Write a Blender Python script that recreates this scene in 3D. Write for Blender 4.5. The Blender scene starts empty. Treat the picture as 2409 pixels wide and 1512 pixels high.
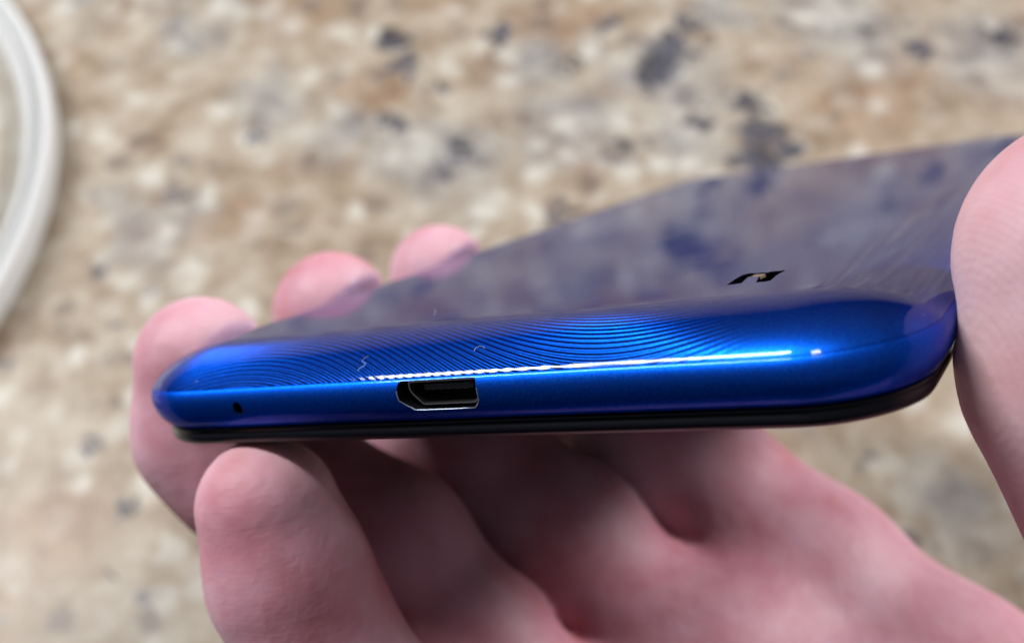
import bpy, bmesh, math
import numpy as np
from mathutils import Matrix, Vector

# ------------------------------------------------------------------ camera, world, lights, exposure
SC = bpy.context.scene
COL = SC.collection
MM = 0.001
FPX, PW, PH = 2724.39, 2409.0, 1512.0          # focal length and picture size, in picture units
PITCH = math.radians(55.0)                      # camera looks this far below the horizon
CAM_H = 0.232                                   # height of the lens above the worktop (m)
RIGHT = np.array([1.0, 0.0, 0.0])
UPV = np.array([0.0, math.sin(PITCH), math.cos(PITCH)])
FWD = np.array([0.0, math.cos(PITCH), -math.sin(PITCH)])
CPOS = np.array([0.0, 0.0, CAM_H])

cd = bpy.data.cameras.new('camera')
cam = bpy.data.objects.new('camera', cd)
COL.objects.link(cam)
m = Matrix.Identity(4)
for i in range(3):
    m[i][0], m[i][1], m[i][2], m[i][3] = RIGHT[i], UPV[i], -FWD[i], CPOS[i]
cam.matrix_world = m
cd.sensor_width = 36.0
cd.lens = FPX / PW * 36.0
cd.clip_start, cd.clip_end = 0.004, 50.0
cd.dof.use_dof = True
cd.dof.focus_distance = 0.089
cd.dof.aperture_fstop = 23.5
SC.camera = cam

w = bpy.data.worlds.new('World')
SC.world = w
w.use_nodes = True
bg = w.node_tree.nodes['Background']
# plain room light: pale above the horizon, dim below it
_n = w.node_tree.nodes; _l = w.node_tree.links
_tc = _n.new('ShaderNodeTexCoord'); _sp = _n.new('ShaderNodeSeparateXYZ'); _rp = _n.new('ShaderNodeValToRGB')
_mr = _n.new('ShaderNodeMapRange'); _mr.inputs[1].default_value = -1.0
_l.new(_tc.outputs['Generated'], _sp.inputs[0]); _l.new(_sp.outputs[2], _mr.inputs[0]); _l.new(_mr.outputs[0], _rp.inputs[0])
_rp.color_ramp.elements[0].position = 0.42; _rp.color_ramp.elements[0].color = (0.06, 0.06, 0.075, 1)
_rp.color_ramp.elements[1].position = 0.70; _rp.color_ramp.elements[1].color = (0.80, 0.88, 1.0, 1)
_l.new(_rp.outputs[0], bg.inputs[0])
bg.inputs[1].default_value = 0.17

def area_light(name, loc, target, sx, sy, power, color, axis=None):
    l = bpy.data.lights.new(name, 'AREA')
    l.shape = 'RECTANGLE'; l.size = sx; l.size_y = sy; l.energy = power; l.color = color
    o = bpy.data.objects.new(name, l); COL.objects.link(o)
    o.location = loc
    o.rotation_euler = (Vector(target) - Vector(loc)).to_track_quat('-Z', 'Y').to_euler()
    if axis:                                    # long side along a given direction
        z = (Vector(loc) - Vector(target)).normalized(); x = Vector(axis); x = (x - z * x.dot(z)).normalized(); y = z.cross(x)
        o.rotation_euler = Matrix((x, y, z)).transposed().to_euler()
    return o
area_light('tube_lamp', (-0.75, 0.50, 0.885), (0.0, 0.06, 0.17), 0.60, 0.13, 17.0, (0.97, 0.98, 1.0), axis=(0.589, 0.0, 0.811))
area_light('ceiling_downlight', (-0.34, 0.44, 1.55), (-0.34, 0.44, 0.0), 0.16, 0.16, 4.0, (1.0, 0.96, 0.92))
area_light('side_lamp', (0.95, 0.58, 0.62), (0.03, 0.08, 0.10), 0.24, 0.24, 15.5, (1.0, 0.96, 0.96))

vs = SC.view_settings
vs.view_transform = 'Standard'; vs.look = 'None'; vs.exposure = 0.0; vs.gamma = 1.0
SC.cycles.use_denoising = True
SC.cycles.max_bounces = 8

# ------------------------------------------------------------------ where the phone lies in front of the lens
POSE = (1.7292887045985794, 0.30422123631870035, -0.5091582395704077)
TRN = np.array([-5.2168503382092934, 9.27713092300009, 90.67980680119538])   # mm
def rod(v):
    v = np.array(v); t = np.linalg.norm(v); k = v / t
    K = np.array([[0, -k[2], k[1]], [k[2], 0, -k[0]], [-k[1], k[0], 0]])
    return np.eye(3) + math.sin(t) * K + (1 - math.cos(t)) * K @ K
ROT = rod(POSE)
BASIS = np.c_[RIGHT, -UPV, FWD]                 # picture axes (right, down, forward) in the world
PR = BASIS @ ROT
PT = CPOS + BASIS @ (TRN * MM)
PHONE_M = Matrix.Identity(4)
for i in range(3):
    for j in range(3): PHONE_M[i][j] = PR[i, j]
    PHONE_M[i][3] = PT[i]
def on_counter(u, v, z=0.0):
    d = BASIS @ np.array([(u - PW/2) / FPX, (v - PH/2) / FPX, 1.0])
    return CPOS + d * (z - CPOS[2]) / d[2]

# ------------------------------------------------------------------ node helpers
class NT:
    def __init__(s, name):
        s.mat = bpy.data.materials.new(name); s.mat.use_nodes = True
        s.t = s.mat.node_tree; s.b = s.t.nodes['Principled BSDF']
    def n(s, typ, **kw):
        nd = s.t.nodes.new(typ)
        for k, v in kw.items(): setattr(nd, k, v)
        return nd
    def put(s, sock, v):
        if isinstance(v, bpy.types.NodeSocket): s.t.links.new(v, sock)
        else: sock.default_value = v
    def math(s, op, a, b=0.0, c=0.0, clamp=False):
        nd = s.n('ShaderNodeMath', operation=op, use_clamp=clamp)
        s.put(nd.inputs[0], a); s.put(nd.inputs[1], b); s.put(nd.inputs[2], c)
        return nd.outputs[0]
    def vmath(s, op, a, b=(0, 0, 0)):
        nd = s.n('ShaderNodeVectorMath', operation=op)
        s.put(nd.inputs[0], a); s.put(nd.inputs[1], b)
        return nd.outputs['Value'] if op in ('DISTANCE', 'LENGTH', 'DOT_PRODUCT') else nd.outputs[0]
    def rng(s, v, a, b, c=0.0, d=1.0, smooth=True):
        nd = s.n('ShaderNodeMapRange'); nd.interpolation_type = 'SMOOTHSTEP' if smooth else 'LINEAR'
        for i, x in enumerate((v, a, b, c, d)): s.put(nd.inputs[i], x)
        return nd.outputs[0]
    def mix(s, f, a, b, blend='MIX'):
        nd = s.n('ShaderNodeMix', data_type='RGBA', blend_type=blend)
        s.put(nd.inputs[0], f); s.put(nd.inputs[6], a); s.put(nd.inputs[7], b)
        return nd.outputs[2]
    def noise(s, vec, scale, detail=2.0, rough=0.5, dist=0.0, color=False):
        nd = s.n('ShaderNodeTexNoise')
        s.put(nd.inputs['Vector'], vec); nd.inputs['Scale'].default_value = scale
        nd.inputs['Detail'].default_value = detail; nd.inputs['Roughness'].default_value = rough
        nd.inputs['Distortion'].default_value = dist
        return nd.outputs[1] if color else nd.outputs[0]
    def ramp(s, f, stops, interp='LINEAR'):
        nd = s.n('ShaderNodeValToRGB'); r = nd.color_ramp; r.interpolation = interp
        while len(r.elements) < len(stops): r.elements.new(0.5)
        for e, (p, c) in zip(r.elements, stops): e.position = p; e.color = (*c, 1)
        s.put(nd.inputs[0], f); return nd.outputs[0]
    def bump(s, h, strength, dist):
        nd = s.n('ShaderNodeBump'); nd.inputs['Strength'].default_value = strength
        nd.inputs['Distance'].default_value = dist; s.put(nd.inputs['Height'], h)
        return nd.outputs[0]
    def obj(s): return s.n('ShaderNodeTexCoord').outputs['Object']
    def set(s, **kw):
        for k, v in kw.items(): s.put(s.b.inputs[k.replace('_', ' ')], v)

def col(r, g, b): return (r, g, b, 1)

def plain(name, rgb, rough=0.5, metal=0.0, **kw):
    t = NT(name); t.set(Base_Color=col(*rgb), Roughness=rough, Metallic=metal, **kw); return t.mat

# ------------------------------------------------------------------ granite worktop
def granite():
    t = NT('granite'); P = t.obj()
    def wobble(scale, amp, detail=2):
        o = t.vmath('SCALE', t.vmath('SUBTRACT', t.noise(P, scale, detail, color=True), (0.5, 0.5, 0.5)))
        o.node.inputs['Scale'].default_value = amp
        return t.vmath('ADD', P, o)
    Q, S, B = wobble(120, 0.008), wobble(170, 0.020, 4), wobble(45, 0.030, 3)
    def shift(V, x, y): return t.vmath('ADD', V, (x, y, 0.3))
    def patches(V, lst, soft0, soft1):
        acc = None
        for u, v, r in lst:
            c = on_counter(u, v); rm = r / FPX * np.linalg.norm(c - CPOS)
            k = t.rng(t.vmath('DISTANCE', V, tuple(c)), rm*soft0, rm*soft1, 1.0, 0.0)
            acc = k if acc is None else t.math('MAXIMUM', acc, k)
        return acc
    # ground mass
    a = t.noise(Q, 78, 5, 0.68)
    base = t.ramp(a, [(0.30, (0.185, 0.135, 0.092)), (0.44, (0.285, 0.225, 0.162)), (0.57, (0.365, 0.31, 0.24)), (0.70, (0.45, 0.405, 0.335))])
    # rusty clouds
    rust = t.math('MAXIMUM', t.rng(t.noise(shift(B, 3.1, 1.7), 22, 2), 0.56, 0.70, 0, 0.7),
                  t.math('MULTIPLY', patches(B, [(700, 10, 130), (880, 210, 110), (1300, 60, 120), (1400, 30, 90), (2050, 250, 170), (2080, 180, 120), (1160, 160, 70), (150, 1240, 120)], 0.4, 1.2), 0.75))
    base = t.mix(rust, base, t.ramp(t.noise(Q, 110, 2), [(0.35, (0.19, 0.115, 0.07)), (0.65, (0.33, 0.235, 0.16))]))
    # cool grey zones
    cool = t.math('MAXIMUM', t.rng(t.noise(shift(B, 7.3, 4.2), 24, 2), 0.58, 0.72, 0, 0.6),
                  t.math('MULTIPLY', patches(B, [(1040, 370, 190), (1250, 150, 110), (1560, 200, 150), (1620, 330, 130), (1980, 50, 170), (2330, 110, 150), (640, 250, 110), (450, 80, 90), (2250, 1180, 110), (1700, 20, 90), (1350, 300, 160), (820, 330, 110)], 0.2, 1.35), 0.75))
    base = t.mix(cool, base, t.ramp(t.noise(shift(Q, 2.2, 9.1), 115, 2), [(0.32, (0.125, 0.125, 0.14)), (0.50, (0.27, 0.265, 0.255)), (0.68, (0.43, 0.42, 0.385))]))
    # pale crystals
    v = t.n('ShaderNodeTexVoronoi'); t.put(v.inputs['Vector'], Q); v.inputs['Scale'].default_value = 125
    vv = t.n('ShaderNodeSeparateColor'); t.put(vv.inputs[0], v.outputs['Color'])
    cr = t.math('MULTIPLY', t.rng(vv.outputs[0], 0.45, 0.95), t.rng(v.outputs['Distance'], 0.15, 0.70, 1.0, 0.0))
    base = t.mix(t.math('MULTIPLY', cr, 0.72), base, col(0.55, 0.53, 0.475))
    br = t.math('MULTIPLY', t.rng(vv.outputs[1], 0.84, 0.90), t.rng(v.outputs['Distance'], 0.25, 0.60, 1.0, 0.0))
    base = t.mix(t.math('MULTIPLY', br, 0.75), base, col(0.15, 0.115, 0.095))
    # black mica
    dk = t.rng(t.noise(shift(Q, 1.9, 8.2), 85, 2, 0.55), 0.665, 0.73, 0, 0.6)
    spots = [(1762, 250, 48), (1790, 310, 60), (1765, 370, 46), (1810, 390, 62), (1868, 345, 40), (1795, 430, 44), (1550, 150, 58), (1590, 110, 46),
             (1525, 185, 34), (1620, 55, 34), (925, 95, 36), (945, 150, 36), (965, 190, 26), (900, 290, 34), (935, 300, 26), (1085, 350, 34), (1045, 405, 28),
             (1172, 85, 32), (2168, 112, 34), (2355, 90, 34), (1640, 280, 34), (1450, 340, 26), (1430, 60, 26), (236, 640, 26), (215, 1042, 22),
             (600, 320, 22), (1320, 500, 28), (1330, 150, 24), (255, 1340, 20), (2120, 1280, 26), (1030, 210, 22), (620, 960, 22), (300, 1220, 26)]
    dk = t.math('MAXIMUM', dk, t.math('MULTIPLY', patches(S, spots, 0.55, 1.35), 0.95))
    base = t.mix(dk, base, t.ramp(t.noise(P, 70, 2), [(0.35, (0.030, 0.027, 0.032)), (0.65, (0.085, 0.085, 0.11))]))
    t.set(Base_Color=base, Roughness=t.rng(a, 0.3, 0.7, 0.30, 0.42), Specular_IOR_Level=0.25)
    t.set(Normal=t.bump(t.noise(P, 300, 2), 0.05, 0.0005))
    return t.mat

def mesh_obj(name, verts, faces, mat, parent=None, smooth=True, matrix=None):
    me = bpy.data.meshes.new(name); me.from_pydata([tuple(map(float, v)) for v in verts], [], [tuple(map(int, f)) for f in faces])
    me.update()
    if smooth: me.shade_smooth()
    if mat: me.materials.append(mat)
    o = bpy.data.objects.new(name, me); COL.objects.link(o)
    if parent: o.parent = parent
    if matrix: o.matrix_world = matrix
    return o

GR = granite()
me_v = [(-1.5, -0.02, 0), (1.5, -0.02, 0), (1.5, 1.6, 0), (-1.5, 1.6, 0), (-1.5, -0.02, -0.03), (1.5, -0.02, -0.03), (1.5, 1.6, -0.03), (-1.5, 1.6, -0.03)]
ct = mesh_obj('countertop', me_v, [(0, 1, 2, 3), (7, 6, 5, 4), (0, 4, 5, 1), (1, 5, 6, 2), (2, 6, 7, 3), (3, 7, 4, 0)], GR, smooth=False)
ct['kind'] = 'structure'
ct['label'] = 'speckled beige and brown granite worktop with dark flecks'

# ------------------------------------------------------------------ round plastic container lid at the left
def lathe(name, prof, mat, n=160, parent=None, closed=False):
    V, F = [], []
    for r, z in prof:
        for i in range(n):
            a = 2 * math.pi * i / n; V.append((r * math.cos(a), r * math.sin(a), z))
    K = len(prof)
    for k in range(K if closed else K - 1):
        for i in range(n):
            j = (i + 1) % n; k2 = (k + 1) % K
            F.append((k * n + i, k * n + j, k2 * n + j, k2 * n + i))
    return mesh_obj(name, V, F, mat, parent)

def lid():
    t = NT('milky_plastic')
    t.set(Base_Color=col(0.80, 0.805, 0.79), Roughness=0.35, Transmission_Weight=0.30, IOR=1.3)
    ts = NT('cream_plastic')
    mot = ts.ramp(ts.noise(ts.obj(), 70, 2), [(0.35, (0.56, 0.49, 0.40)), (0.65, (0.70, 0.66, 0.58))])
    ts.set(Base_Color=mot, Roughness=0.3)
    e = on_counter(84, 480, 0.009)
    R = 0.125
    root = bpy.data.objects.new('container_lid', None); COL.objects.link(root)
    root.location = (e[0] - R, e[1] + 0.002, 0.0)
    root['label'] = 'round milky white plastic lid lying on the granite'
    root['category'] = 'lid'
    R1 = R * 1000
    p = [(R1-1.2, .2), (R1-.3, .4), (R1, 1.2), (R1, 7.6), (R1-.3, 8.7), (R1-1.2, 9.2), (R1-2.4, 9.2), (R1-3.3, 8.6), (R1-3.8, 7.4),
         (R1-4.2, 5.0), (R1-4.9, 4.2), (R1-5.6, 5.0), (R1-6.2, 6.8), (R1-7.2, 7.6), (R1-8.2, 7.2), (R1-8.9, 6.0), (R1-9.3, 3.4), (R1-10.0, 2.4), (R1-11.2, 2.2),
         (R1-11.2, 1.4), (R1-9.4, 1.4), (R1-8.4, 5.2), (R1-7.0, 6.2), (R1-4.9, 3.0), (R1-2.8, 7.6), (R1-1.2, 7.2)]
    lathe('rim', [((R1 - (R1-r)*0.82)*MM, z*MM) for r, z in p], t.mat, parent=root, closed=True)
    q = [(0.0001, 2.1), (R1-40, 2.1), (R1-9.25, 2.1), (R1-9.25, 1.3), (R1-40, 1.3), (0.0001, 1.3)]
    lathe('panel', [(r*MM if r > 1 else 0.0001, z*MM) for r, z in q], ts.mat, parent=root, closed=True)
lid()

# ------------------------------------------------------------------ the phone (local axes in mm: x across, y along, z from screen to back)
W2, LEN, CR = 36.6, 150.0, 9.5
def outline(inset, nc=22, ns=60, nl=60):
    """rounded rectangle, inset from the widest contour; even along the straight runs"""
    r = max(CR - inset, 1.2)
    x0, y0, x1, y1 = -W2 + inset, inset, W2 - inset, LEN - inset
    pts = []
    cs = [(x1 - r, y0 + r, 270), (x1 - r, y1 - r, 0), (x0 + r, y1 - r, 90), (x0 + r, y0 + r, 180)]
    runs = [ns, nl, ns, nl]
    prev = (x0 + r, y0)
    for (cx, cy, a0), k in zip(cs, runs):
        st = (cx + r * math.cos(math.radians(a0)), cy + r * math.sin(math.radians(a0)))
        for i in range(k): pts.append((prev[0] + (st[0] - prev[0]) * i / k, prev[1] + (st[1] - prev[1]) * i / k))
        for i in range(nc):
            a = math.radians(a0 + 90 * i / nc); pts.append((cx + r * math.cos(a), cy + r * math.sin(a)))
        a = math.radians(a0 + 90); prev = (cx + r * math.cos(a), cy + r * math.sin(a))
    return pts

def loft(name, prof, mat, parent, cap0=True, cap1=True, uv=False):
    V, F, S = [], [], []
    s = 0.0
    for k, (ins, z) in enumerate(prof):
        if k: s += math.hypot(ins - prof[k-1][0], z - prof[k-1][1])
        for x, y in outline(ins): V.append((x*MM, y*MM, z*MM)); S.append((x, s))
    n = len(outline(0))
    for k in range(len(prof) - 1):
        for i in range(n):
            j = (i + 1) % n
            F.append((k*n+i, k*n+j, (k+1)*n+j, (k+1)*n+i))
    if cap0: F.append(tuple(range(n - 1, -1, -1)))
    if cap1: F.append(tuple(range((len(prof)-1)*n, len(prof)*n)))
    o = mesh_obj(name, V, F, mat, parent)
    if uv:
        l = o.data.uv_layers.new(name='sweep')
        for lp in o.data.loops: l.data[lp.index].uv = S[lp.vertex_index]
    return o

def blue(name, grooves):
    t = NT(name); P = t.obj()
    dust = t.noise(P, 5200, 1, 0.5)
    flake = t.noise(P, 9000, 2, 0.6)
    base = t.mix(t.rng(flake, 0.35, 0.7), col(0.002, 0.078, 0.66), col(0.004, 0.165, 0.97))
    t.set(Base_Color=base, Metallic=1.0, Roughness=0.40 if grooves else 0.46, Specular_Tint=col(0.02, 0.05, 0.22), Coat_Weight=0.72 if grooves else 0.38, Coat_Tint=col(0.5, 0.6, 0.62), Coat_Roughness=t.rng(t.noise(P, 130, 3, 0.6), 0.4, 0.75, 0.045, 0.10), Coat_IOR=1.37)
    vo = t.n('ShaderNodeTexVoronoi'); t.put(vo.inputs['Vector'], P); vo.inputs['Scale'].default_value = 620
    vc = t.n('ShaderNodeSeparateColor'); t.put(vc.inputs[0], vo.outputs['Color'])
    speck = t.math('MULTIPLY', t.rng(vo.outputs['Distance'], 0.05, 0.10, 1.0, 0.0), t.rng(vc.outputs[0], 0.86, 0.90))
    t.put(t.b.inputs['Base Color'], t.mix(t.math('MULTIPLY', speck, 0.6), base, col(0.45, 0.55, 0.70)))
    if grooves:
        uvn = t.n('ShaderNodeUVMap'); uvn.uv_map = 'sweep'
        sp = t.n('ShaderNodeSeparateXYZ'); t.put(sp.inputs[0], uvn.outputs[0])
        x, s = sp.outputs[0], sp.outputs[1]
        wav = t.math('MULTIPLY', t.math('COSINE', t.math('MULTIPLY', t.math('ADD', x, 20.5), 2*math.pi/70.0)), 7.0)
        ph = t.math('MULTIPLY', t.math('SUBTRACT', s, wav), 2*math.pi/0.55)
        g = t.math('SINE', ph)
        fade = t.rng(x, 10.0, 26.0, 1.0, 0.0)
        far = t.rng(s, 5.5, 10.0, 1.0, 0.0)
        h = t.math('MULTIPLY', g, t.math('MULTIPLY', fade, far))
        nb = t.bump(h, 0.72, 0.00012)
        t.set(Normal=nb)
        cb = t.bump(h, 0.015, 0.00010)
        t.put(t.b.inputs['Coat Normal'], cb)
    return t.mat

def phone():
    root = bpy.data.objects.new('smartphone', None); COL.objects.link(root)
    root.matrix_world = PHONE_M
    root['label'] = 'glossy metallic blue smartphone held face down in the hand'
    root['category'] = 'phone'
    MB, MF = blue('blue_back', True), blue('blue_frame', False)
    black = plain('black_plastic', (0.004, 0.004, 0.008), 0.28, Specular_IOR_Level=0.3)
    dark = plain('port_dark', (0.004, 0.004, 0.006), 0.45)
    metal = plain('port_steel', (0.55, 0.53, 0.50), 0.28, 1.0)
    # back cover: a wide roll from the parting line up to the flat back
    a, b, z0 = 9.0, 4.08, 5.045
    f0 = math.radians(17)
    prof = [(0.72, z0 - 0.30), (0.46, z0 - 0.16), (0.38, z0)]
    bs = a * (1 - math.cos(f0))
    zs = b * math.sin(f0)
    n = 46
    for i in range(1, n + 1):
        f = f0 + (math.pi/2 - f0) * i / n
        prof.append((0.38 + a * (1 - math.cos(f)) - bs, z0 + (b * math.sin(f) - zs)))
    top = prof[-1][1]
    prof.append((9.6, top + 0.004))
    bk = loft('back_cover', prof, MB, root, uv=True)
    # frame between the parting line and the black screen rim
    fp = [(1.45, 1.28), (1.20, 1.36), (0.82, 1.75), (0.48, 2.2), (0.24, 2.7), (0.08, 3.2), (0.02, 3.6), (0.0, 3.95), (0.03, 4.25), (0.10, 4.5), (0.22, 4.78), (0.36, 4.97), (0.46, 5.03), (0.7, 5.04)]
    fr = loft('frame', fp, MF, root)
    # holes: charging port and microphone
    def cutter(pts, y0, y1):
        bm = bmesh.new(); k = len(pts)
        A = [bm.verts.new((x*MM, y0*MM, z*MM)) for x, z in pts]; B = [bm.verts.new((x*MM, y1*MM, z*MM)) for x, z in pts]
        bm.faces.new(A); bm.faces.new(B[::-1])
        for i in range(k): bm.faces.new((A[i], B[i], B[(i+1) % k], A[(i+1) % k])[::-1])
        bmesh.ops.recalc_face_normals(bm, faces=bm.faces)
        me = bpy.data.meshes.new('cut'); bm.to_mesh(me); bm.free()
        me.materials.append(MF); me.materials.append(dark)
        for q in me.polygons: q.material_index = 1
        o = bpy.data.objects.new('cut', me); COL.objects.link(o); o.matrix_world = PHONE_M; return o
    port = round_poly([(-3.55, 4.86), (3.62, 4.86), (3.62, 3.05), (3.05, 2.40), (-2.45, 2.40), (-3.75, 3.30), (-3.75, 4.3)], 0.26)
    mic = [(-20.8 + 0.50*math.cos(2*math.pi*i/24), 3.32 + 0.60*math.sin(2*math.pi*i/24)) for i in range(24)]
    fr.data.materials.append(dark)
    cuts = [cutter(port, -2, 5.5), cutter(mic, -2, 3.0)]
    bpy.context.view_layer.update()
    for c in cuts:
        md = fr.modifiers.new('b', 'BOOLEAN'); md.operation = 'DIFFERENCE'; md.object = c; md.solver = 'EXACT'
    dg = bpy.context.evaluated_depsgraph_get(); dg.update()
    me = bpy.data.meshes.new_from_object(fr.evaluated_get(dg))
    fr.modifiers.clear(); fr.data = me
    me.set_sharp_from_angle(angle=math.radians(35))
    for c in cuts: bpy.data.objects.remove(c)
    # port: steel shell, worn rim, contact tongue
    def ring(name, po, pi_, y0, y1, mat, parent):
        k = len(po); V = []
        for pts, y in ((po, y0), (pi_, y0), (pi_, y1), (po, y1)):
            V += [(x*MM, y*MM, z*MM) for x, z in pts]
        F = []
        for r in range(4):
            r2 = (r + 1) % 4
            for i in range(k): F.append((r*k+i, r*k+(i+1) % k, r2*k+(i+1) % k, r2*k+i))
        o = mesh_obj(name, V, F, mat, parent); o.data.set_sharp_from_angle(angle=math.radians(35)); return o
    pr = bpy.data.objects.new('charging_port', None); COL.objects.link(pr); pr.parent = root
    so = round_poly([(-3.05, 4.70), (3.50, 4.70), (3.50, 3.25), (2.90, 2.72), (-1.90, 2.72), (-2.75, 3.55), (-3.05, 4.0)], 0.2)
    si = round_poly([(-2.93, 4.58), (3.38, 4.58), (3.38, 3.30), (2.83, 2.84), (-1.85, 2.84), (-2.64, 3.60), (-2.93, 4.03)], 0.18)
    shell = ring('shell', so, si, 0.75, 5.2, metal, pr)
    rim_o = [(x*1.035 + 0.002, 3.63 + (z-3.63)*1.07) for x, z in port]
    worn = NT('worn_edge'); nz = worn.noise(worn.obj(), 2600, 2)
    worn.set(Base_Color=col(0.52, 0.62, 0.78), Metallic=0.9, Roughness=0.3)
    # tongue with contacts
    def box(name, x0, x1, y0, y1, z0_, z1, mat, parent):
        V = [(x*MM, y*MM, z*MM) for x in (x0, x1) for y in (y0, y1) for z in (z0_, z1)]
        return mesh_obj(name, V, [(0, 1, 3, 2), (4, 6, 7, 5), (0, 4, 5, 1), (2, 3, 7, 6), (0, 2, 6, 4), (1, 5, 7, 3)], mat, parent, smooth=False)
    tg = box('tongue', -1.9, 2.6, 1.3, 5.2, 3.80, 4.25, plain('tongue_plastic', (0.025, 0.025, 0.03), 0.2), pr)
    for i in range(5):
        box('contact', -1.35 + i*0.75, -1.05 + i*0.75, 1.45, 4.8, 3.74, 3.795, metal, tg)
    # worn bright lip along the port's left and bottom edges: a thin bent wire following the frame
    def wire(name, pts, r, mat, parent, seg=6):
        V, F = [], []
        P = [np.array(q, float) for q in pts]
        for i, q in enumerate(P):
            d = P[min(i+1, len(P)-1)] - P[max(i-1, 0)]; d /= np.linalg.norm(d)
            u = np.cross(d, (0, 1, 0)); u /= np.linalg.norm(u); v_ = np.cross(d, u)
            for j in range(seg):
                an = 2*math.pi*j/seg; V.append((q + r*(math.cos(an)*u + math.sin(an)*v_)) * MM)
        for i in range(len(P)-1):
            for j in range(seg): F.append((i*seg+j, i*seg+(j+1) % seg, (i+1)*seg+(j+1) % seg, (i+1)*seg+j))
        return mesh_obj(name, V, F, mat, parent)
    def fy(z):   # frame inset at height z
        for (i0, za), (i1, zb) in zip(fp, fp[1:]):
            if za <= z <= zb: return i0 + (i1-i0)*(z-za)/(zb-za)
        return 0
    lip = [(-3.78, 4.15), (-3.78, 3.75), (-3.74, 3.32), (-3.2, 2.9), (-2.5, 2.42), (-1.5, 2.38), (-.5, 2.40), (.8, 2.38), (2.0, 2.40), (3.0, 2.40), (3.35, 2.72), (3.62, 3.05), (3.65, 3.6), (3.65, 4.1)]
    rs = [.06, .09, .07, .045, .05, .075, .06, .075, .06, .07, .06, .04, .03, .02]
    V, F = [], []
    wire('worn_lip', [(x, fy(z) + 0.02, z) for x, z in lip], 0.05, worn.mat, pr)
    # black screen rim and glass
    sp = [(x - 0.25, z) for x, z in [(1.66, 1.26), (1.46, 1.14), (1.44, 0.98), (1.58, 0.88), (1.58, 0.74), (1.46, 0.64), (1.50, 0.15), (1.75, -0.18), (2.2, -0.38), (2.6, -0.44), (3.05, -0.36)]]
    loft('screen_rim', sp[::-1], black, root)
    glass = plain('screen_glass', (0.003, 0.003, 0.004), 0.05)
    loft('screen', [(3.6, -0.52), (3.05, -0.50), (2.86, -0.42), (2.82, -0.32)], glass, root, cap1=False)
    # speaker opening: two slots let into the rolled back, with a rib between them
    bev = plain('slot_black', (0.002, 0.002, 0.003), 0.8, Specular_IOR_Level=0.0)
    zb = top
    def zback(y):
        for (i0, za), (i1, z1) in zip(prof[2:], prof[3:]):
            if i0 <= y <= i1: return za + (z1-za)*(y-i0)/(i1-i0)
        return zb
    spk = bpy.data.objects.new('speaker_opening', None); COL.objects.link(spk); spk.parent = root
    def prism(pts, z0_, z1):
        bm = bmesh.new(); k = len(pts)
        A = [bm.verts.new((x*MM, y*MM, z0_*MM)) for x, y in pts]; B = [bm.verts.new((x*MM, y*MM, z1*MM)) for x, y in pts]
        bm.faces.new(A[::-1]); bm.faces.new(B)
        for i in range(k): bm.faces.new((A[i], A[(i+1) % k], B[(i+1) % k], B[i]))
        bmesh.ops.recalc_face_normals(bm, faces=bm.faces)
        me = bpy.data.meshes.new('prism'); bm.to_mesh(me); bm.free(); return me
    slots = [[(19.72, 13.7), (20.3, 13.75), (20.85, 14.0), (20.6, 16.4), (20.8, 18.2), (20.2, 18.6), (19.7, 18.1), (19.62, 16.0)],
             [(22.1, 13.7), (22.8, 13.65), (23.2, 13.9), (23.05, 16.4), (23.25, 18.35), (22.0, 18.4), (21.4, 17.5), (21.65, 16.0)]]
    bridge = [(20.55, 16.7), (21.5, 16.6), (21.7, 18.2), (20.7, 18.3)]
    bk.data.materials.append(bev)
    cuts = []
    for pts in slots + [bridge]:
        me = prism(pts, top - (0.8 if pts is not bridge else 0.12), top + 1)
        me.materials.append(MB); me.materials.append(bev)
        for q in me.polygons: q.material_index = 1
        o = bpy.data.objects.new('cut', me); COL.objects.link(o); o.matrix_world = PHONE_M; cuts.append(o)
    bpy.context.view_layer.update()
    for c in cuts:
        md = bk.modifiers.new('b', 'BOOLEAN'); md.operation = 'DIFFERENCE'; md.object = c; md.solver = 'EXACT'
    dg = bpy.context.evaluated_depsgraph_get(); dg.update()
    me = bpy.data.meshes.new_from_object(bk.evaluated_get(dg)); bk.modifiers.clear(); bk.data = me
    me.set_sharp_from_angle(angle=math.radians(40))
    for c in cuts: bpy.data.objects.remove(c)
    rib = plain('slot_rib', (0.22, 0.15, 0.11), 0.4, 0.3)
    me = prism(bridge, top - 0.30, top - 0.09); me.materials.append(rib)
    o = bpy.data.objects.new('rib', me); COL.objects.link(o); o.parent = spk
    for pts in slots:                            # black mesh at the bottom of each slot
        me = prism([(x*0.998 + 0.04, y) for x, y in pts], top - 0.79, top - 0.70); me.materials.append(dark)
        o = bpy.data.objects.new('mesh_screen', me); COL.objects.link(o); o.parent = spk
    # where a picture ray meets the rolled back
    global back_point
    def back_point(u, v):
        o_, d_ = (-TRN) @ ROT, np.array([(u - PW/2)/FPX, (v - PH/2)/FPX, 1.0]) @ ROT
        last = None
        for ins, z in prof[2:]:
            q = o_ + d_*(z - o_[2])/d_[2]; g = q[1] - ins
            if last is not None and g*last[0] <= 0: return q
            last = (g,)
        return q
    return root

def round_poly(pts, r, k=4):
    out = []; n = len(pts)
    for i in range(n):
        p = np.array(pts[i], float); a = np.array(pts[i-1], float) - p; b = np.array(pts[(i+1) % n], float) - p
        la, lb = np.linalg.norm(a), np.linalg.norm(b); a /= la; b /= lb
        q = min(r, la*0.4, lb*0.4); s, e = p + a*q, p + b*q
        for j in range(k + 1):
            u = j / k; out.append(tuple((1-u)**2*s + 2*u*(1-u)*p + u*u*e))
    return out

PHONE = phone()

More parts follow.
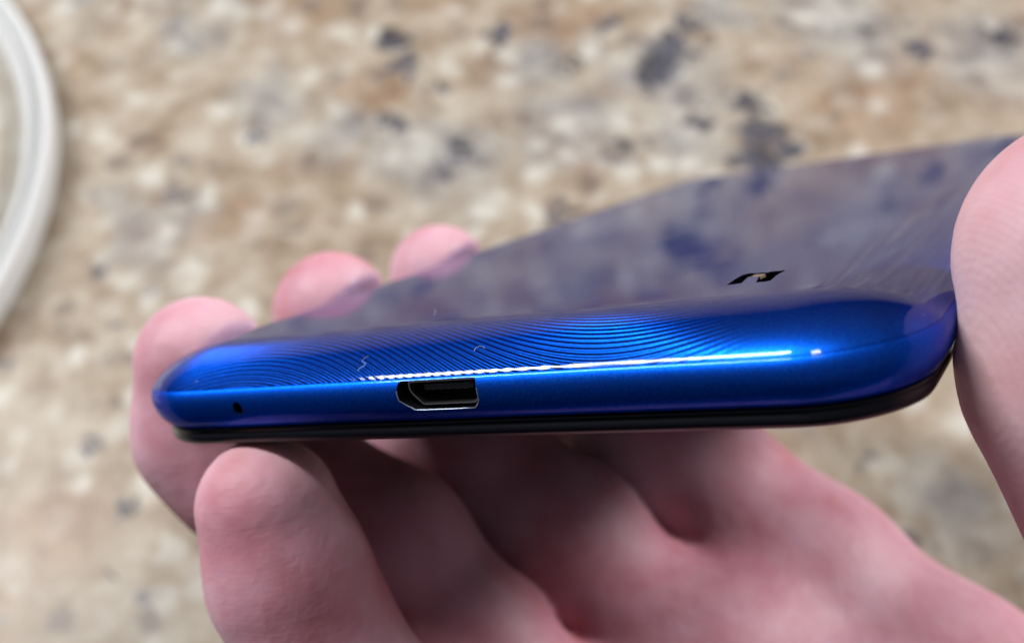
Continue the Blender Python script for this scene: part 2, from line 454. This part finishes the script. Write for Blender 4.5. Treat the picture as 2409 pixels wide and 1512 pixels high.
# ------------------------------------------------------------------ the hand: one continuous skin grown from a distance field (phone axes, mm)
H = 0.8
LO = np.array([-56.0, -14.0, -104.0]); HI = np.array([112.0, 84.0, 26.0])
N = np.ceil((HI - LO) / H).astype(int) + 1
gx = (LO[0] + H*np.arange(N[0])).astype(np.float32)[:, None, None]
gy = (LO[1] + H*np.arange(N[1])).astype(np.float32)[None, :, None]
gz = (LO[2] + H*np.arange(N[2])).astype(np.float32)[None, None, :]

def cone(a, b, ra, rb):
    a = np.array(a, np.float32); b = np.array(b, np.float32); d = b - a; L2 = float(d @ d)
    px, py, pz = gx - a[0], gy - a[1], gz - a[2]
    h = np.clip((px*d[0] + py*d[1] + pz*d[2]) / L2, 0, 1)
    return np.sqrt((px - h*d[0])**2 + (py - h*d[1])**2 + (pz - h*d[2])**2) - (ra + (rb - ra)*h)
def ball(c, r, s=(1, 1, 1)):
    q = np.sqrt(((gx-c[0])/s[0])**2 + ((gy-c[1])/s[1])**2 + ((gz-c[2])/s[2])**2)
    return (q - r) * min(s)
def smin(a, b, k):
    h = np.clip(0.5 + 0.5*(b - a)/k, 0, 1)
    return b + (a - b)*h - k*h*(1 - h)
def chain(pts, k=3.0):
    out = None
    for (a, ra), (b, rb) in zip(pts, pts[1:]):
        d = cone(a, b, ra, rb); out = d if out is None else smin(out, d, k)
    return out

FINGERS = dict(
    index=[((-40.6, 66.0, 4.5), 7.2), ((-42.0, 65.8, -4), 7.9), ((-39.0, 65.5, -10), 7.8), ((-30.0, 65.0, -13.0), 8.4), ((-20.0, 64.2, -14.5), 9.0), ((-9.0, 61.0, -21.5), 11.8), ((8.5, 57, -39.5), 12.8)],
    middle=[((-41.0, 41.0, 4.6), 7.5), ((-42.8, 41.2, -5), 8.2), ((-40.0, 41.8, -11), 8.1), ((-33.0, 42.5, -15), 8.7), ((-25.0, 43.0, -18.5), 9.2), ((-16.2, 42.2, -26.5), 10.9), ((0, 39, -44), 11.2)],
    ring=[((-41.4, 17.6, 4.0), 7.2), ((-42.6, 18.0, -4), 7.9), ((-39.6, 19.0, -9), 7.7), ((-33.0, 21.0, -13.5), 8.3), ((-25.5, 22.5, -19), 8.8), ((-18.5, 23.0, -31), 9.5), ((-4, 21, -48), 10.8)],
    pinky=[((-22.8, 3.2, -7.0), 6.5), ((-22.2, 3.6, -14), 7.1), ((-20.6, 4.3, -21), 6.9), ((-17.6, 5.2, -29), 7.5), ((-14.0, 6, -36), 7.8), ((-9, 6.3, -44), 8.2), ((-3, 6, -54), 9.6)],
)
f = None
for nm, pts in FINGERS.items():
    d = chain(pts)
    f = d if f is None else np.minimum(f, d)
thumb = chain([((46.3, 17.0, 7.0), 10.2), ((47.1, 17.0, -1), 10.6), ((50.4, 17.3, -10.5), 10.7), ((58.0, 19.5, -19), 10.6), ((70, 26.0, -38), 11.5), ((72, 38, -60), 14)], 4)
palm = None
WR = (78, 34, -96)
for a, ra, rb in (((10, 57.5, -41), 13, 15), ((1, 39, -46), 12, 16), ((-4, 21, -51), 11.5, 15), ((-4, 6, -56), 10.5, 13)):
    dy = (a[1] - 34) * 0.55
    d = cone(a, (WR[0], 34 + dy, WR[2] + dy*0.1), ra, rb)
    palm = d if palm is None else smin(palm, d, 7)
palm = smin(palm, ball((66, 50, -72), 16, (1.2, 1, 1)), 9)       # thenar
palm = smin(palm, ball((48, 10, -78), 14, (1.6, 1, 1)), 9)       # heel of the hand
for c in ((6, 48, -39), (-2, 30, -44), (-5, 13.5, -50)):             # pads at the finger roots
    palm = smin(palm, ball(c, 6.5), 6)
# the palm is one broad cushion across the knuckles
palm = smin(palm, chain([((7.5, 60, -37.5), 12.0), ((1.5, 40, -42.0), 12.0), ((-5.5, 21, -46.5), 11.5), ((-8, 7, -53), 10.0)], 6), 6)
palm = smin(palm, chain([((24, 57, -52), 12.0), ((20, 40, -55.5), 13.8), ((15, 21, -60), 13.5), ((12, 7, -64), 11.0)], 8), 9)
hand = smin(palm, f, 3.5)
hand = smin(hand, thumb, 7)
hand = smin(hand, cone(WR, (112, 30, -104), 19, 19), 8)
# lines where the fingers fold
for a, b, r in (((34, 66, -34), (40, 20, -54), 1.2), ((44, 62, -42), (62, 26, -66), 1.4)):
    hand = np.maximum(hand, -cone(a, b, r, r))
# the skin gives way where it presses on the phone
qx = np.abs(gx) - (W2 - 4.3); qy = np.abs(gy - LEN/2) - (LEN/2 - 4.3); qz = np.abs(gz - 4.45) - 0.2
ph = np.sqrt(np.maximum(qx, 0)**2 + np.maximum(qy, 0)**2 + np.maximum(qz, 0)**2) + np.minimum(np.maximum(np.maximum(qx, qy), qz), 0) - 4.35
hand = np.maximum(hand, -ph)
# keep a margin so the skin closes
hand[-1, :, :] = np.maximum(hand[-1, :, :], 1); hand[:, :, 0] = np.maximum(hand[:, :, 0], 1)

def surface_nets(D):
    S = D < 0
    nx, ny, nz = D.shape
    acc = np.zeros((nx-1, ny-1, nz-1, 3), np.float32); cnt = np.zeros((nx-1, ny-1, nz-1), np.float32)
    for ax in range(3):
        a = [slice(None)]*3; b = [slice(None)]*3
        a[ax] = slice(0, -1); b[ax] = slice(1, None)
        A, B = D[tuple(a)], D[tuple(b)]
        cr = (S[tuple(a)] != S[tuple(b)])
        t = np.where(cr, A / np.where(cr, A - B, 1), 0).astype(np.float32)
        o = [i for i in range(3) if i != ax]
        for i in (0, 1):
            for j in (0, 1):
                sl = [slice(None)]*3
                sl[o[0]] = slice(i, D.shape[o[0]] - 1 + i); sl[o[1]] = slice(j, D.shape[o[1]] - 1 + j)
                c = cr[tuple(sl)]; tt = t[tuple(sl)]
                cnt += c
                acc[..., ax] += np.where(c, tt, 0); acc[..., o[0]] += c * i; acc[..., o[1]] += c * j
    act = cnt > 0
    idx = -np.ones(act.shape, np.int64); idx[act] = np.arange(act.sum())
    base = np.argwhere(act)
    V = base + acc[act] / cnt[act][:, None]
    quads = []
    for ax in range(3):
        o = [(ax+1) % 3, (ax+2) % 3]
        a = [slice(1, -1)]*3; b = [slice(1, -1)]*3
        a[ax] = slice(0, -1); b[ax] = slice(1, None)
        A, B = S[tuple(a)], S[tuple(b)]
        e = np.argwhere(A != B); fl = A[A != B]
        e = e + 1; e[:, ax] -= 1
        def cell(di, dj):
            q = e.copy(); q[:, o[0]] += di; q[:, o[1]] += dj; return idx[q[:, 0], q[:, 1], q[:, 2]]
        q = np.c_[cell(-1, -1), cell(0, -1), cell(0, 0), cell(-1, 0)]
        q[~fl] = q[~fl][:, ::-1]
        quads.append(q)
    return V, np.concatenate(quads)

V, Q = surface_nets(hand)
V = (LO + V * H)
# relax a little
E = np.concatenate([Q[:, [0, 1]], Q[:, [1, 2]], Q[:, [2, 3]], Q[:, [3, 0]]])
deg = np.bincount(E[:, 0], minlength=len(V)) + np.bincount(E[:, 1], minlength=len(V))
for it in range(6):
    s = np.zeros_like(V)
    for k in range(3):
        s[:, k] = np.bincount(E[:, 0], V[E[:, 1], k], len(V)) + np.bincount(E[:, 1], V[E[:, 0], k], len(V))
    V = V + (0.5 if it % 2 == 0 else -0.52) * (s/np.maximum(deg, 1)[:, None] - V)

def skin():
    t = NT('skin'); P = t.obj()
    b1 = t.noise(P, 75, 3, 0.6)
    base = t.ramp(b1, [(0.30, (0.43, 0.14, 0.17)), (0.48, (0.53, 0.245, 0.30)), (0.70, (0.60, 0.365, 0.44))])
    pr_ = t.n('ShaderNodeAttribute'); pr_.attribute_name = 'pressed'
    base = t.mix(pr_.outputs['Fac'], base, col(0.74, 0.56, 0.48))
    t.set(Base_Color=base, Roughness=0.54, Subsurface_Weight=0.35, Subsurface_Scale=0.003, Specular_IOR_Level=0.4)
    t.b.inputs['Subsurface Radius'].default_value = (1.0, 0.35, 0.25)
    # print ridges: loops round the pad of the thumb, faint bands elsewhere
    def wave(vec, typ, scale, dist):
        wv = t.n('ShaderNodeTexWave'); wv.wave_type = typ
        if typ == 'RINGS': wv.rings_direction = 'SPHERICAL'
        else: wv.bands_direction = 'Z'
        t.put(wv.inputs['Vector'], vec); wv.inputs['Scale'].default_value = scale; wv.inputs['Distortion'].default_value = dist
        wv.inputs['Detail'].default_value = 1.0; wv.inputs['Detail Scale'].default_value = 0.3
        return wv.outputs[1]
    xs = t.n('ShaderNodeSeparateXYZ'); t.put(xs.inputs[0], P)
    isth = t.rng(xs.outputs[0], 0.028, 0.034)
    rings = wave(t.vmath('SUBTRACT', P, (0.030, 0.004, 0.000)), 'RINGS', 600, 3.0)
    bands = wave(P, 'BANDS', 640, 6.0)
    hgt = t.math('ADD', t.math('MULTIPLY', rings, isth), t.math('MULTIPLY', bands, t.math('SUBTRACT', 0.25, t.math('MULTIPLY', isth, 0.25))))
    n1 = t.bump(hgt, 0.045, 0.0003)
    nd = t.n('ShaderNodeBump'); nd.inputs['Strength'].default_value = 0.12; nd.inputs['Distance'].default_value = 0.001
    t.put(nd.inputs['Height'], t.math('ADD', t.noise(P, 380, 3), t.math('MULTIPLY', t.noise(P, 1500, 2), 0.35))); t.put(nd.inputs['Normal'], n1)
    t.set(Normal=nd.outputs[0])
    return t.mat
hd = mesh_obj('hand', V * MM, Q, skin(), matrix=PHONE_M)
hd['label'] = 'bare right hand gripping the blue phone, fingertips and thumb over its edges'
hd['category'] = 'hand'
# skin pressed against the phone goes pale
qv = np.abs(V - np.array([0, LEN/2, 4.45])) - np.array([W2 - 4.3, LEN/2 - 4.3, 0.2])
dph = np.linalg.norm(np.maximum(qv, 0), axis=1) - 4.35
press = np.exp(-np.maximum(dph, 0) / np.where(V[:, 0] > 30, 7.0, 2.5)) * np.where(V[:, 0] > 30, 0.6, 0.35) * (V[:, 2] > -16)
at = hd.data.attributes.new('pressed', 'FLOAT', 'POINT')
at.data.foreach_set('value', press.astype(np.float32))

# ------------------------------------------------------------------ lint on the phone
LINT = plain('lint', (0.34, 0.42, 0.58), 0.7)
def lint(name_pts, label):
    P = [back_point(u, v) for u, v in name_pts]
    r, seg = 0.017, 5
    VV, FF = [], []
    for i, q in enumerate(P):
        q = q + np.array([0, -0.03, 0.04])
        d = P[min(i+1, len(P)-1)] - P[max(i-1, 0)]; d /= np.linalg.norm(d)
        a_ = np.cross(d, (0.1, 0.2, 1)); a_ /= np.linalg.norm(a_); b_ = np.cross(d, a_)
        for j in range(seg):
            g = 2*math.pi*j/seg; VV.append((q + r*(math.cos(g)*a_ + math.sin(g)*b_)) * MM)
    for i in range(len(P)-1):
        for j in range(seg): FF.append((i*seg+j, i*seg+(j+1) % seg, (i+1)*seg+(j+1) % seg, (i+1)*seg+j))
    o = mesh_obj('lint_fibre', VV, FF, LINT, matrix=PHONE_M)
    o['label'] = label; o['category'] = 'lint'; o['group'] = 'lint on the phone'
lint([(868, 838), (858, 843), (852, 850), (861, 856), (856, 862), (846, 867), (843, 874)], 'tiny pale lint fibre curled on the grooves left of the charging port')
lint([(1116, 826), (1120, 819), (1128, 815), (1137, 816), (1141, 821)], 'tiny arched lint fibre on the grooves right of the charging port')
lint([(1022, 742), (1025, 736), (1024, 729)], 'short straight pale lint speck on the dark reflection above the grooves')
